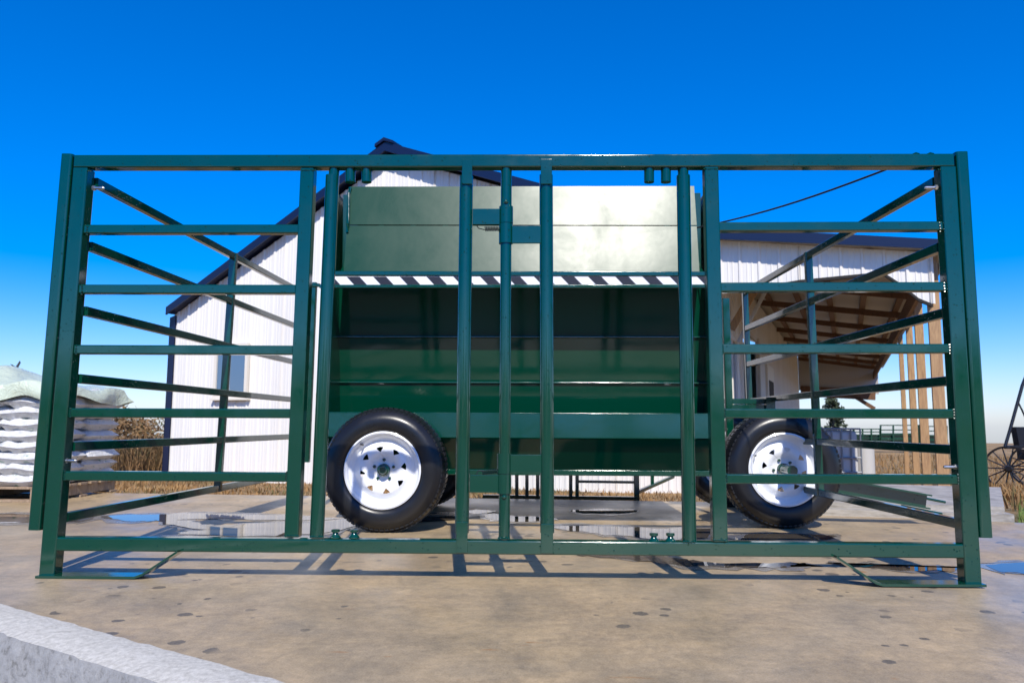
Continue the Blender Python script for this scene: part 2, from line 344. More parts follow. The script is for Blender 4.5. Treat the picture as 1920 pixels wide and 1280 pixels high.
puddle([(-40, 966), (60, 964), (165, 968), (150, 978), (40, 980), (-60, 980)], 4)
puddle([(1035, 989), (1120, 986), (1220, 990), (1330, 992), (1345, 1004), (1270, 1012), (1180, 1006), (1110, 1000)], 5)
puddle([(1370, 1004), (1450, 1001), (1560, 1004), (1540, 1012), (1420, 1013), (1365, 1010)], 6)
puddle([(1080, 1040), (1180, 1038), (1270, 1046), (1330, 1054), (1440, 1056), (1500, 1056), (1470, 1064), (1400, 1065), (1290, 1060), (1180, 1050)], 7)
puddle([(1075, 957), (1130, 955), (1195, 957), (1180, 962), (1100, 963)], 8)
puddle([(860, 959), (900, 956), (930, 959), (890, 963)], 9)
puddle([(1560, 1057), (1640, 1058), (1720, 1062), (1800, 1064), (1790, 1070), (1700, 1069), (1620, 1063)], 10)
puddle([(1850, 1060), (1940, 1056), (2010, 1066), (1960, 1079), (1880, 1072)], 11)
puddle([(905, 965), (960, 968), (1040, 972), (1000, 978), (930, 975)], 12)

# porch slab with stepped front edge
BPSI = R(22.0); BD = 9.6
bu = Vector((math.cos(BPSI), -math.sin(BPSI), 0)); bv = Vector((math.sin(BPSI), math.cos(BPSI), 0))
B0 = bv * BD                                       # foot of the perpendicular: local (0,0)
def bl(u, v_, z): return B0 + bu * u + bv * v_ + Vector((0, 0, z))
def wl(px, py, v_=0.0):                            # pixel -> (u, z) on the building plane v = v_
    d = ray(px, py); t = (BD + v_) / d.dot(bv); p = Vector((0, 0, CH)) + d * t; return (p.dot(bu), p.z)
ps = [(1.75, 5.42), (3.05, 5.12), (4.0, 6.75), (2.3, 7.3)]
proot = tag(empty('porch_slab', (3, 7, 0)), kind='structure')
MB().prism([(x, y, -0.5) for x, y in ps], (0, 0, 0.585)).build('slab', 'porchslab', proot, smooth=False)
def step(off, z, nm):
    return MB().prism([(1.70, 5.42 - off, -0.2), (3.06, 5.11 - off, -0.2), (3.1, 5.22, -0.2), (1.75, 5.5, -0.2)], (0, 0, 0.2 + z)).build(nm, 'porchslab', proot, smooth=False)
step(0.07, 0.045, 'step')

# ================================================================== FRONT GATE PANEL
Y0 = 3.0
T = 0.026                                          # depth offset from front face to tube centre
def fp(px, py, d=T): return at(px, py, Y0 + d)
gate = tag(empty('gate_panel', gnd(960, 1088)), 'long green steel gate panel in front with square rails and swing pipes', 'gate')
def bolt(p, d, parent):
    p = Vector(p); d = Vector(d)
    mb = MB(); mb.rod(p, p + d * 0.010, 0.011, n=6); mb.rod(p + d * 0.010, p + d * 0.044, 0.0068, n=14); mb.rod(p + d * 0.044, p + d * 0.05, 0.0068, 0.004, n=14)
    return mb.build('bolt', 'zinc', parent)
def weld(mb, c, ln, ax, r=0.004):
    c = Vector(c); ax = Vector(ax); k = max(3, int(ln / 0.007))
    for i in range(k):
        q = c + ax * (ln * (i / (k - 1) - 0.5)) + Vector((random.uniform(-.001, .001), random.uniform(-.001, .001), random.uniform(-.001, .001)))
        mb.lathe([(r * math.sin(math.pi * j / 4), -r * math.cos(math.pi * j / 4)) for j in range(5)], q, (0, 0, 1), 6)
WB = MB()
MB().bar(fp(146, 306), fp(1782, 304), 0.052, 0.054, 0.006).build('top_rail', 'green', gate)
MB().bar(fp(100, 1017.5), fp(1812, 1031), 0.052, 0.053, 0.006).build('bottom_rail', 'green', gate)
# corner posts stand from the foot up to the underside of the top rail
for (xt, yt, xb, yb) in ((158, 319, 95, 1078), (1771, 317, 1818, 1090)):
    MB().bar(fp(xt, yt), fp(xb, yb), 0.062, 0.060, 0.007, up=(0, -1, 0)).build('post', 'green', gate)
for (xt, yt, xb, yb) in ((131.5, 292, 70, 992), (1798, 288, 1843.5, 1006)):
    MB().bar(fp(xt, yt), fp(xb, yb), 0.050, 0.052, 0.012, up=(0, -1, 0)).build('sleeve_channel', 'green', gate)
for (xt, yt, xb, yb) in ((579, 319, 549.5, 1005), (1331.5, 317, 1348.5, 1013)):
    MB().bar(fp(xt, yt), fp(xb, yb), 0.056, 0.052, 0.006, up=(0, -1, 0)).build('upright', 'green', gate)
for (x0, y0, x1, y1) in ((160, 431.5, 562, 431), (150, 543, 556, 543.5), (139, 655.5, 551, 657), (128, 773.5, 546, 775), (117, 891, 538, 893.5),
                         (1345, 427, 1766, 425.5), (1350, 539.5, 1774, 538.5), (1354, 654.5, 1784, 654), (1358, 775, 1792, 775.5), (1361, 897, 1800, 898)):
    mb = MB().bar(fp(x0, y0), fp(x1, y1), 0.040, 0.037, 0.005)
    a, c = fp(x0, y0, -0.001), fp(x1, y1, -0.001)
    mb.build('cross_rail', 'green', gate)
    weld(WB, a + Vector((0.004, 0.006, 0)), 0.034, (0, 0, 1)); weld(WB, c + Vector((-0.004, 0.006, 0)), 0.034, (0, 0, 1))
# feet: bent flat bars
def foot(pts):
    P = [Vector(p) for p in pts]; wv = Vector((0, 0.055, 0)); th = 0.009; vs = []
    for p in P:
        vs += [p - Vector((0, 0.028, 0)), p + wv, p + wv + Vector((0, 0, th)), p - Vector((0, 0.028, 0)) + Vector((0, 0, th))]
    fs = [(0, 1, 2, 3), tuple(4 * (len(P) - 1) + i for i in (3, 2, 1, 0))]
    for j in range(len(P) - 1): fs += [(4 * j + i, 4 * j + (i + 1) % 4, 4 * j + 4 + (i + 1) % 4, 4 * j + 4 + i) for i in range(4)]
    return MB().add(vs, fs).build('foot', 'green', gate, smooth=False)
foot([fp(74, 1081, .0), fp(258, 1082, .0), fp(272, 1077, .0), fp(338, 1034, .0)])
foot([fp(1842, 1097, .0), fp(1650, 1096, .0), fp(1637, 1092, .0), fp(1564, 1044, .0)])
# pipes
def pipe(xt, yt, xb, yb, r, name='pipe', d=0.028): return MB().rod(fp(xt, yt, d), fp(xb, yb, d), r).build(name, 'green', gate)
pipe(623.5, 330, 594, 1007, 0.0275); pipe(627, 316, 626, 332, 0.0215, 'pipe_stub')
pipe(1281, 330, 1292.5, 1016, 0.0275); pipe(1280.6, 316, 1281, 332, 0.0215, 'pipe_stub')
pipe(874.5, 331, 866, 998, 0.0275); pipe(1024, 329, 1026, 998, 0.0275)
pipe(949.5, 316, 945.5, 1011, 0.0225, 'hinge_pipe')
for x in (657, 687.5, 1217, 1248.5): pipe(x, 316, x, 342, 0.0205, 'pipe_stub')
for x, y in ((629, 1006), (664, 1006), (1226, 1013), (1257, 1013)):
    b_ = fp(x, y, 0.026); MB().lathe([(0, 0), (0.021, 0), (0.021, 0.004), (0.012, 0.014), (0.010, 0.02), (0.0165, 0.024), (0.0165, 0.032), (0, 0.033)], b_ - Vector((0, 0, 0.004)), (0, 0, 1), 20).build('spool', 'green', gate)
def plate(x0, y0, x1, y1, d0, d1, name, bev=0.002):
    a, c = at(x0, y1, Y0 + d0), at(x1, y0, Y0 + d0)
    return MB().box((a.x, Y0 + d0, a.z), (c.x, Y0 + d1, c.z)).build(name, 'green', gate, bevel=bev)
plate(866, 298, 885.5, 345, -0.007, 0.002, 'strap'); plate(1014, 298, 1035, 345, -0.007, 0.002, 'strap')
plate(855, 978, 877, 1036, -0.007, 0.002, 'strap'); plate(1014, 982, 1037, 1037, -0.007, 0.002, 'strap')
def sleeve(x, y0, y1): return MB().rod(fp(x, y0, 0.028), fp(x, y1, 0.028), 0.0285, n=28).build('hinge_sleeve', 'green', gate)
sleeve(949, 388, 419.5); sleeve(948.5, 420.5, 457); sleeve(945.5, 850, 887); sleeve(945.2, 888, 924.5)
plate(886, 391, 937, 421, 0.012, 0.022, 'hinge_plate'); plate(960, 423, 1014, 456, 0.012, 0.022, 'hinge_plate')
plate(957, 852, 1015, 886, 0.012, 0.022, 'hinge_plate'); plate(880, 890, 935, 923, 0.012, 0.022, 'hinge_plate')
for x, y in ((949, 378.5), (945.5, 931)): MB().ball(fp(x, y, 0.006), 0.0095).build('stop_ball', 'green', gate)
MB().coil(fp(909, 429, 0.045), fp(936, 429, 0.045), 0.009, 0.0018, 9).path([fp(893, 421, .04), fp(897, 428, .042), fp(909, 431, .045)], 0.002).build('spring', 'spring', gate)
MB().coil(fp(904, 886, 0.045), fp(935, 882, 0.045), 0.0085, 0.0018, 9).path([fp(893, 889, .03), fp(897, 882, .04), fp(906, 882, .045)], 0.002).build('spring', 'spring', gate)
bolt(fp(174, 353, 0.02), (1, 0, 0), gate); bolt(fp(121, 863, 0.02), (1, 0, 0), gate)
bolt(fp(1757, 352, 0.02), (-1, 0, 0), gate); bolt(fp(1794, 875, 0.02), (-1, 0, 0), gate)
for x in (1716, 1743):                             # bent hooks on the top rail
    p = fp(x, 292, 0.03); MB().path([p + Vector((-0.02, 0.01, -0.006)), p + Vector((-0.008, 0.012, 0.004)), p + Vector((0.004, 0.0, 0.008)), p + Vector((0.007, -0.012, 0.0))], 0.0065).build('hook', 'green', gate)
wb = WB
for x, y in ((549, 1004), (1349, 1012), (595, 1006), (1292, 1015), (945, 1009)): weld(wb, fp(x, y, 0.0), 0.04, (1, 0, 0), 0.005)
for x, y in ((579, 319), (1332, 317), (158, 320), (1771, 318)): weld(wb, fp(x, y, 0.0), 0.05, (1, 0, 0), 0.004)
tag(wb.build('weld_beads', 'green', gate), kind='stuff')

# ------------------------------------------------------------------ side panels running back to the feeder
def side_panel(vx, starts, xs_mid, label, L):
    root = empty('side_panel', at(*starts[-1], Y0 + .06)); tag(root, label, 'gate')
    root.location.z = 0
    dirv = ray(vx, 797); dirv.z = 0; dirv = dirv / dirv.y
    sgn = -1 if vx > 1000 else 1
    P = [at(x, y, Y0 + 0.03) + Vector((sgn * 0.022, 0, 0)) for x, y in starts]
    for p in P: MB().bar(p + dirv * 0.027, p + dirv * L, 0.032, 0.038, 0.005).build('rail', 'green', root)
    for t in (0.53 * L, L):
        a, c = P[0] + dirv * t, P[-1] + dirv * t
        MB().bar(a + Vector((0, 0.003, 0.019)), c + Vector((0, 0.003, -0.019)), 0.040, 0.036, 0.005, up=(0, -1, 0)).build('upright', 'green', root)
    return root
side_panel(1032, [(180, 338), (170, 459), (160, 581), (149, 709), (136, 837), (123, 971)], 425, 'green rail panel running back from the left end of the front gate', 2.72)
side_panel(966, [(1752, 337), (1760, 461), (1769, 585), (1778, 713), (1788, 843), (1797, 983)], 1525, 'green rail panel running back from the right end of the front gate', 2.62)

# ================================================================== FEEDER WAGON
YF = 4.50                                          # plane of the trough front
fd = tag(empty('feeder_wagon', gnd(975, 985)), 'dark green livestock feeder wagon with white wheels behind the gate', 'feeder')
def q(px, py, Y): return at(px, py, Y)
XL, XR = q(616, 800, YF).x, q(1338, 800, YF).x
def zrow(py, Y): return q(975, py, Y).z
# lid: two leaning sheets with a seam, hood bar, striped board
YLb, YLt = 4.42, 4.56
def sheet(corners, name, mt, th=0.006, n=1):
    a = [Vector(c) for c in corners]; nn = (a[1] - a[0]).cross(a[3] - a[0]).normalized() * th
    return MB().prism(a, nn).build(name, mt, fd, smooth=False)
ym = YLb + (YLt - YLb) * (510 - 424) / 160
sheet([q(645, 510, YLb), q(1311, 510, YLb), q(1306, 425, ym), q(651, 424, ym)], 'lid_sheet', 'lid')
sheet([q(652, 422, ym), q(1306, 423, ym), q(1301, 350, YLt), q(657, 351, YLt)], 'lid_sheet', 'lid')
for x in (715, 775, 835, 1105, 1175, 1250): MB().box(tuple(q(x - 5, 427, ym - .004)), tuple(q(x + 5, 423, ym + .004))).build('seam_tab', 'lid', fd)
MB().path([q(657, 352, YLt - .02), q(654, 362, YLt - .03), q(652, 420, ym - .02), q(651, 436, ym - .02)], 0.010).build('lid_edge_rod', 'green', fd)
MB().bar(q(628, 513, YLb - .01), q(1322, 514, YLb - .01), 0.03, 0.028, 0.005).build('hood_bar', 'green', fd)
a, c = q(606, 534, 4.40), q(1322, 517, 4.40)
hood = MB().box((a.x, 4.402, a.z), (c.x, 4.412, c.z)).build('striped_board', 'white', fd)
z0, z1 = a.z + .002, c.z - .002; X = a.x - 0.02; per = 51.3 / F * 4.40; i = 0
while X < c.x - 0.03:
    dk = per * 0.48; sl_ = (z1 - z0) * 0.95
    pts = [(X, z1), (X + dk, z1), (X + dk + sl_, z0), (X + sl_, z0)]
    pts = [(min(max(px_, a.x), c.x), pz) for px_, pz in pts]
    o = MB().prism([(px_, 4.4005, pz) for px_, pz in pts], (0, 0.001, 0)).build('stripe', 'black', hood, smooth=False)
    X += per
MB().bar(q(600, 537.5, 4.395), q(1324, 537.5, 4.395), 0.03, 0.018, 0.003).build('hood_lip', 'green', fd)
sheet([Vector((XL + .03, 4.40, zrow(536, 4.4))), Vector((XR - .03, 4.40, zrow(536, 4.4))), Vector((XR - .03, 4.86, zrow(505, 4.4) + .25)), Vector((XL + .03, 4.86, zrow(505, 4.4) + .25))], 'hood_underside', 'panel')
# hopper face: three sheets stepping inwards, bright folded seams between them
HX0, HX1 = q(634, 700, 4.70).x, q(1322, 700, 4.70).x
def hop(pt, pb, Yt, Yb): return sheet([q(0, pb, Yb) * 0 + Vector((HX0, Yb, zrow(pb, Yb))), Vector((HX1, Yb, zrow(pb, Yb))), Vector((HX1, Yt, zrow(pt, Yt))), Vector((HX0, Yt, zrow(pt, Yt)))], 'hopper_sheet', 'hopper')
hop(525, 630, 4.66, 4.72); hop(634, 716, 4.70, 4.77); hop(720, 790, 4.75, 4.80)
for pr, Y in ((632, 4.695), (717.5, 4.745)): MB().bar((HX0, Y, zrow(pr, Y)), (HX1, Y, zrow(pr, Y)), 0.03, 0.012, 0.004).build('seam_fold', 'green', fd)
# end plates
for X, s in ((HX0, -1), (HX1, 1)):
    pr = [(X, 4.42, zrow(540, 4.4)), (X, 4.50, zrow(775, 4.5)), (X, 4.50, zrow(822, 4.5)), (X, 4.66, zrow(882, 4.66)), (X, 5.9, zrow(882, 4.66)), (X, 6.15, zrow(800, 4.7)), (X, 6.27, zrow(545, 4.4)), (X, 5.9, zrow(352, 4.56)), (X, 4.60, zrow(360, 4.56))]
    MB().prism(pr, (s * 0.012, 0, 0)).build('end_plate', 'panel', fd, smooth=False)
# trough
sheet([Vector((XL, YF, zrow(820, YF))), Vector((XR, YF, zrow(820, YF))), Vector((XR, YF + .006, zrow(776, YF))), Vector((XL, YF + .006, zrow(776, YF)))], 'trough_front', 'panel', 0.02)
sheet([Vector((XL, 4.66, zrow(880, 4.66))), Vector((XR, 4.66, zrow(880, 4.66))), Vector((XR, YF + .008, zrow(821, YF))), Vector((XL, YF + .008, zrow(821, YF)))], 'trough_underside', 'hopper')
MB().bar(Vector((XL, YF + .008, zrow(775, YF))), Vector((XR, YF + .008, zrow(775, YF))), 0.03, 0.01, 0.003).build('trough_lip', 'green', fd)
MB().box((HX0 + .01, 4.80, zrow(860, 4.7)), (HX1 - .01, 6.0, zrow(790, 4.7))).build('trough_box', 'panel', fd)
MB().prism([(HX0 + .02, 4.66, zrow(520, 4.5)), (HX0 + .02, 6.2, zrow(520, 4.5)), (HX0 + .02, 5.88, zrow(352, 4.56)), (HX0 + .02, 4.62, zrow(358, 4.56))], (HX1 - HX0 - .04, 0, 0)).build('hopper_top', 'panel', fd, smooth=False)
MB().prism([(HX0 + .02, 6.0, zrow(790, 4.7)), (HX0 + .02, 6.22, zrow(520, 4.5)), (HX0 + .02, 6.2, zrow(520, 4.5)), (HX0 + .02, 5.97, zrow(790, 4.7))], (HX1 - HX0 - .04, 0, 0)).build('hopper_back', 'panel', fd, smooth=False)
# chassis
zc = zrow(885, 4.66)
MB().bar((XL + .05, 4.67, zc), (q(1400, 885, 4.67).x, 4.67, zc), 0.05, 0.034, 0.005).build('chassis_rail', 'green', fd)
MB().bar((XL + .05, 5.7, zc), (q(1440, 885, 4.67).x, 5.7, zc), 0.05, 0.034, 0.005).build('chassis_rail', 'green', fd)
# corner attachment posts and brackets
for px_, y0, y1, Y in ((1360, 560, 868, 5.0), (588, 530, 866, 5.0)):
    MB().bar(q(px_, y0, Y), q(px_ + (10 if px_ > 960 else -14), y1, Y), 0.045, 0.04, 0.005, up=(0, -1, 0)).build('corner_post', 'green', fd)
MB().box(tuple(q(1372, 869, 5.0)), tuple(q(1404, 854, 5.05))).build('bracket', 'green', fd, bevel=.003)
for y0, y1 in ((748, 757), (759, 768)): MB().box(tuple(q(1362, y1, 5.15)), tuple(q(1440, y0, 5.22))).build('front_channel', 'panel', fd)
MB().box(tuple(q(1438, 792, 5.12)), tuple(q(1449, 745, 5.17))).build('front_channel', 'panel', fd)
MB().bar(q(600, 535, 4.46), q(582, 535, 4.46), 0.03, 0.02, 0.004).build('bracket', 'green', fd)
# wheels
def wheel_mesh():
    root = {}
    Rw, Wd = 0.345, 0.105
    prof = [(0.212, -Wd + .012), (0.225, -Wd - .006), (0.262, -Wd - .012), (0.300, -Wd - .006), (0.322, -Wd + .012), (0.336, -Wd + .028), (0.3445, -Wd + .05), (0.345, 0), (0.3445, Wd - .05), (0.336, Wd - .028), (0.300, Wd), (0.25, Wd), (0.212, Wd - .012)]
    fine = []
    for i in range(len(prof) - 1):
        (r0, h0), (r1, h1) = prof[i], prof[i + 1]
        for t in (0, 0.5): fine.append((r0 + (r1 - r0) * t, h0 + (h1 - h0) * t))
    fine.append(prof[-1])
    for k_, (r0, h0) in enumerate(fine):                      # mould rings on the side wall
        if abs(r0 - 0.281) < .004 or abs(r0 - 0.243) < .004: fine[k_] = (r0, h0 - 0.004)
    mb = MB().lathe(fine, (0, 0, 0), (0, 1, 0), 96)
    for i in range(72):                                       # tread blocks at both shoulders and the crown ribs
        a = i * 2 * math.pi / 72
        for h0, h1, r0 in ((-Wd + .014, -.052, 0.3335), (-.044, -.006, 0.344), (.006, .044, 0.344), (.052, Wd - .014, 0.3335)):
            da = 0.031; vs = []
            for rr_, e in ((r0 - .008, 0), (r0 + .007 if abs(h0) < .05 else r0 + .012, 1)):
                for aa, hh in ((a - da, h0), (a + da, h0), (a + da, h1), (a - da, h1)):
                    drop = 0.012 if (e and abs(hh) > .08) else 0
                    vs.append(((rr_ - drop) * math.cos(aa), hh, (rr_ - drop) * math.sin(aa)))
            mb.add(vs, [(0, 1, 2, 3), (7, 6, 5, 4), (0, 4, 5, 1), (1, 5, 6, 2), (2, 6, 7, 3), (3, 7, 4, 0)])
    tyre = mb
    rim = MB().lathe([(0.213, -Wd + .012), (0.216, -Wd - .004), (0.207, -Wd - .008), (0.200, -Wd + .004), (0.196, -Wd + .022), (0.184, -Wd + .030), (0.178, -Wd + .045), (0.170, -Wd + .050), (0.166, -Wd + .05)], (0, 0, 0), (0, 1, 0), 72)
    rim.lathe([(0.166, -Wd + .05), (0.172, 0.0), (0.19, Wd - .02), (0.213, Wd - .01)], (0, 0, 0), (0, 1, 0), 48)
    # disc with eight triangular openings
    bm = bmesh.new(); loops = []
    def loop(pts):
        vs = [bm.verts.new((x, 0, z)) for x, z in pts]; return [bm.edges.new((vs[i], vs[(i + 1) % len(vs)])) for i in range(len(vs))]
    E = loop([(0.167 * math.cos(i * 2 * math.pi / 64), 0.167 * math.sin(i * 2 * math.pi / 64)) for i in range(64)])
    E += loop([(0.034 * math.cos(i * 2 * math.pi / 24), 0.034 * math.sin(i * 2 * math.pi / 24)) for i in range(24)])
    for k_ in (0.150, 0.075):
        pass
    for i in range(8):
        a = i * math.pi / 4 + R(100); tri = []
        for rr_, da in ((0.129, -0.14), (0.131, 0.0), (0.129, 0.14), (0.124, 0.15), (0.104, 0.03), (0.102, 0.0), (0.104, -0.03), (0.124, -0.15)):
            tri.append((rr_ * math.cos(a + da), rr_ * math.sin(a + da)))
        E += loop(tri)
    bmesh.ops.triangle_fill(bm, edges=E, use_beauty=True)
    bmesh.ops.subdivide_edges(bm, edges=[e for e in bm.edges if e.calc_length() > 0.03], cuts=2, use_grid_fill=True)
    bmesh.ops.triangulate(bm, faces=bm.faces[:])
    for v_ in bm.verts:
        r_ = math.hypot(v_.co.x, v_.co.z)
        v_.co.y = -Wd + .050 - 0.030 * sm(0.165, 0.128, r_) + 0.026 * sm(0.088, 0.070, r_)
    bm.verts.ensure_lookup_table()
    o = len(rim.v); idx = {v_: i for i, v_ in enumerate(bm.verts)}
    rim.add([v_.co[:] for v_ in bm.verts], [tuple(idx[v_] for v_ in f.verts) for f in bm.faces]); bm.free()
    yb = -Wd + .046
    hub = MB().lathe([(0, yb - .052), (0.016, yb - .052), (0.022, yb - .047), (0.024, yb - .038), (0.031, yb - .034), (0.035, yb - .028), (0.035, yb + .09), (0.03, yb + .16)], (0, 0, 0), (0, 1, 0), 28)
    nuts = []
    for i in range(5):
        a = R(90 + 72 * i); x, z = 0.057 * math.cos(a), 0.057 * math.sin(a)
        nuts.append(MB().lathe([(0, yb - .016), (0.006, yb - .016), (0.0095, yb - .010), (0.0095, yb + .01)], (x, 0, z), (0, 1, 0), 6))
    valve = MB().path([(-0.118, -Wd + .03, 0.138), (-0.122, -Wd + .004, 0.142), (-0.124, -Wd - .006, 0.144)], 0.005, 8)
    return tyre, rim, hub, nuts, valve
tyre, rim, hub, nuts, valve = wheel_mesh()
wheels = []
def place_wheel(c, first=None, rot=0, flip=False):
    root = empty('wheel', c, local=True)
    root.parent = fd; root.matrix_parent_inverse = Matrix.Translation(fd.location).inverted()
    root.rotation_euler = (0, rot, math.pi if flip else 0)
    if first is None:
        ob = [tyre.build('tyre', 'rubber', root), rim.build('rim', 'rim', root), hub.build('hub', 'green', root), valve.build('valve', 'black', root)] + [n_.build('lug_nut', 'green', root) for n_ in nuts]
        # the script's sub-part matrices are local to the wheel
        for o in ob: o.matrix_parent_inverse = Matrix()
    else:
        for ch in first.children:
            o = ch.copy(); COL.objects.link(o); o.parent = root; o.matrix_parent_inverse = Matrix()
    return root
wc = q(724, 876, 4.37); YW = 4.37
w1 = place_wheel((wc.x, YW, 0.345), None, 0.0)
bpy.context.view_layer.update()
wc2 = q(1466, 880, 4.64)
w2 = place_wheel((wc2.x, 4.68, 0.345), w1, R(-24))
place_wheel((wc.x + .03, 5.75, 0.345), w1, R(40), True)
place_wheel((wc2.x - .03, 5.85, 0.345), w1, R(10), True)
for x in (wc.x, wc2.x): MB().rod((x, 4.45, 0.345), (x, 5.7, 0.345), 0.03).build('axle', 'green', fd)
for x in (wc2.x,): MB().bar((x - .3, 4.85, .36), (x + .02, 4.85, .36), 0.06, 0.06).build('front_beam', 'green', fd)
# tongue: channel sloping to the ground on the right
tg0, tg1 = q(1545, 905, 4.85), q(1741, 940, 4.85)
prof = [(-.035, -.045), (.035, -.045), (.035, -.035), (-.025, -.035), (-.025, .035), (.035, .035), (.035, .045), (-.035, .045)]
MB().sweep(prof, tg0, tg1).build('tongue', 'green', fd, smooth=False)
MB().rod(q(1690, 925, 4.9), q(1772, 941, 4.95), 0.008).build('tongue_rod', 'green', fd); MB().rod(q(1690, 948, 4.83), q(1766, 963, 4.83), 0.008).build('tongue_rod', 'green', fd)

# cord from lid to hook
a, c = q(1302, 428, 4.55), fp(1716, 297, 0.03)
pts = [a.lerp(c, t / 14) - Vector((0, 0, 0.03 * math.sin(math.pi * t / 14))) for t in range(15)]
tag(MB().path(pts, 0.0045, 6).build('cord', 'rope'), 'thin dark cord stretched from the feeder lid to the gate top', 'cord')

# rear panel under the feeder
YR = 6.5
rp = tag(empty('rear_panel', (at(1193, 948, YR).x, YR, 0)), 'green low gate panel seen under the feeder body', 'gate')
def rpp(x, y): return at(x, y, YR)
MB().bar(rpp(905, 930), rpp(1194, 934), .05, .03).build('bottom_rail', 'green', rp)
MB().bar(rpp(1085, 902), rpp(1190, 903.5), .04, .022).build('cross_rail', 'green', rp)
for x in (969, 988, 1008, 1070, 1082): MB().bar(rpp(x, 930), rpp(x, 860), .03, .03, up=(0, -1, 0)).build('upright', 'green', rp)
MB().bar(rpp(1194, 948), rpp(1192, 850), .045, .045, up=(0, -1, 0)).build('post', 'green', rp)
MB().path([rpp(1194, 947), rpp(1152, 946), rpp(1134, 936)], 0.011).build('foot', 'green', rp)
MB().bar(at(1196, 922, YR), at(1262, 893, YR + .9), .03, .03).build('brace', 'green', rp)
MB().bar(at(1223, 912, YR + .5), at(1223, 870, YR + .5), .03, .03, up=(0, -1, 0)).build('upright', 'green', rp)

# ================================================================== WHITE BUILDING
bd = tag(empty('barn', B0, 0), 'white ribbed metal barn with navy roof trim and open porch', 'building')
bd.rotation_euler = (0, 0, -BPSI); bd['local'] = 1
uL, zeL = wl(324, 590); uP, zP = wl(735, 291); uR, zeR = wl(1310, 445); uE, zE = wl(1748, 470)
zb = tz(*bl(uP, 0, 0).xy) - 0.02
zbase = lambda u: wl(735, 905)[1] if u < 99 else 0
ZB = min(wl(320, 897)[1], wl(1300, 916)[1])
def rtop(u): return zeL + (zP - zeL) * (u - uL) / (uP - uL) if u < uP else zP + (zeR - zP) * (u - uP) / (uR - uP)
def ribbed(u0, u1, top, bot, v0, name, sgn=-1, pitch=0.2286, mt='siding', parent=bd):
    """one steel sheet facing -v; ribs are real relief; top/bot are functions of u"""
    us = []; k0 = math.floor(u0 / pitch) - 1
    for k in range(k0, math.ceil(u1 / pitch) + 1):
        c = k * pitch
        for du, h in ((-.024, 0), (-.011, .018), (.011, .018), (.024, 0), (.075, 0), (.082, .005), (.092, .005), (.099, 0), (.13, 0), (.137, .005), (.147, .005), (.154, 0)):
            us.append((c + du, h))
    us = [(u0, 0)] + [p for p in us if u0 + .001 < p[0] < u1 - .001] + [(u1, 0)]
    mb = MB(); vs = []
    for u, h in us:
        vs += [(u, v0 - h, bot(u)), (u, v0 - h, top(u))]
    mb.add(vs, [(2 * i, 2 * i + 2, 2 * i + 3, 2 * i + 1) for i in range(len(us) - 1)])
    return mb.build(name, mt, parent, smooth=False)
W = 0.9144; u = math.floor(uL / W) * W
ZT = lambda u_: rtop(u_) - 0.03
while u < uR + .1:
    a, c = max(u, uL), min(u + W, uR + .12)
    if c - a > .02:
        cuts = [a] + ([uP] if a < uP < c else []) + [c]
        for i in range(len(cuts) - 1):
            ribbed(cuts[i] + (.0 if i else 0), cuts[i + 1], ZT, lambda _u: ZB, (0.0 if int(round(u / W)) % 2 else 0.003), 'siding_sheet')
    u += W
# roof, trims
def slab(pts, off, name, mt): return MB().prism(pts, off).build(name, mt, bd, smooth=False)
DEP = 17.5
slab([(uL + .04, -.18, zeL + .0), (uP, -.18, zP + .05), (uP, -.18, zP + .12), (uL + .04, -.18, zeL + .07)], (0, DEP + .4, 0), 'roof', 'navy')
slab([(uP, -.18, zP + .05), (uR + .1, -.18, zeR + .0), (uR + .1, -.18, zeR + .07), (uP, -.18, zP + .12)], (0, DEP + .4, 0), 'roof', 'navy')
slab([(uL + .06, -.21, zeL - .03), (uP, -.21, zP + .0), (uP, -.21, zP + .14), (uL + .06, -.21, zeL + .10)], (0, .03, 0), 'gable_trim', 'navy')
slab([(uP, -.21, zP + .0), (uR + .06, -.21, zeR - .05), (uR + .06, -.21, zeR + .09), (uP, -.21, zP + .14)], (0, .03, 0), 'gable_trim', 'navy')
slab([(uP - .16, -.24, zP + .07), (uP, -.24, zP + .15), (uP + .16, -.24, zP + .09), (uP + .16, -.24, zP + .13), (uP, -.24, zP + .20), (uP - .16, -.24, zP + .12)], (0, DEP + .4, 0), 'ridge_cap', 'navy')
slab([(uL - .03, -.03, ZB), (uL + .10, -.03, ZB), (uL + .10, -.03, zeL - .02), (uL - .03, -.03, zeL - .05)], (0, .02, 0), 'corner_trim', 'navy')
slab([(uL - .03, -.03, ZB), (uL - .01, -.03, ZB), (uL - .01, -.03, zeL - .05), (uL - .03, -.03, zeL - .05)], (0, .2, 0), 'corner_trim', 'navy')
slab([(uL + .02, .02, ZB), (uL + .04, .02, ZB), (uL + .04, .02, zeL - .1), (uL + .02, .02, zeL - .1)], (0, DEP - .1, 0), 'side_wall', 'siding')
slab([(uL + .05, DEP - .1, ZB), (uR, DEP - .1, ZB), (uR, DEP - .1, zeR - .1), (uP, DEP - .1, zP - .1), (uL + .05, DEP - .1, zeL - .1)], (0, .02, 0), 'back_wall', 'siding')
for k in range(6):
    u0 = uL + .02 + k * (uR - uL) / 6; u1 = uL + .015 + (k + 1) * (uR - uL) / 6
    MB().box((u0, -.035, ZB - .16), (u1 - .006, .0, ZB - .004)).build('skirt_board', 'skirt', bd, bevel=.004)
    MB().box((u0 + .1, -.02, ZB - .6), (u0 + .24, .1, ZB - .16)).build('footing_post', 'skirt', bd)
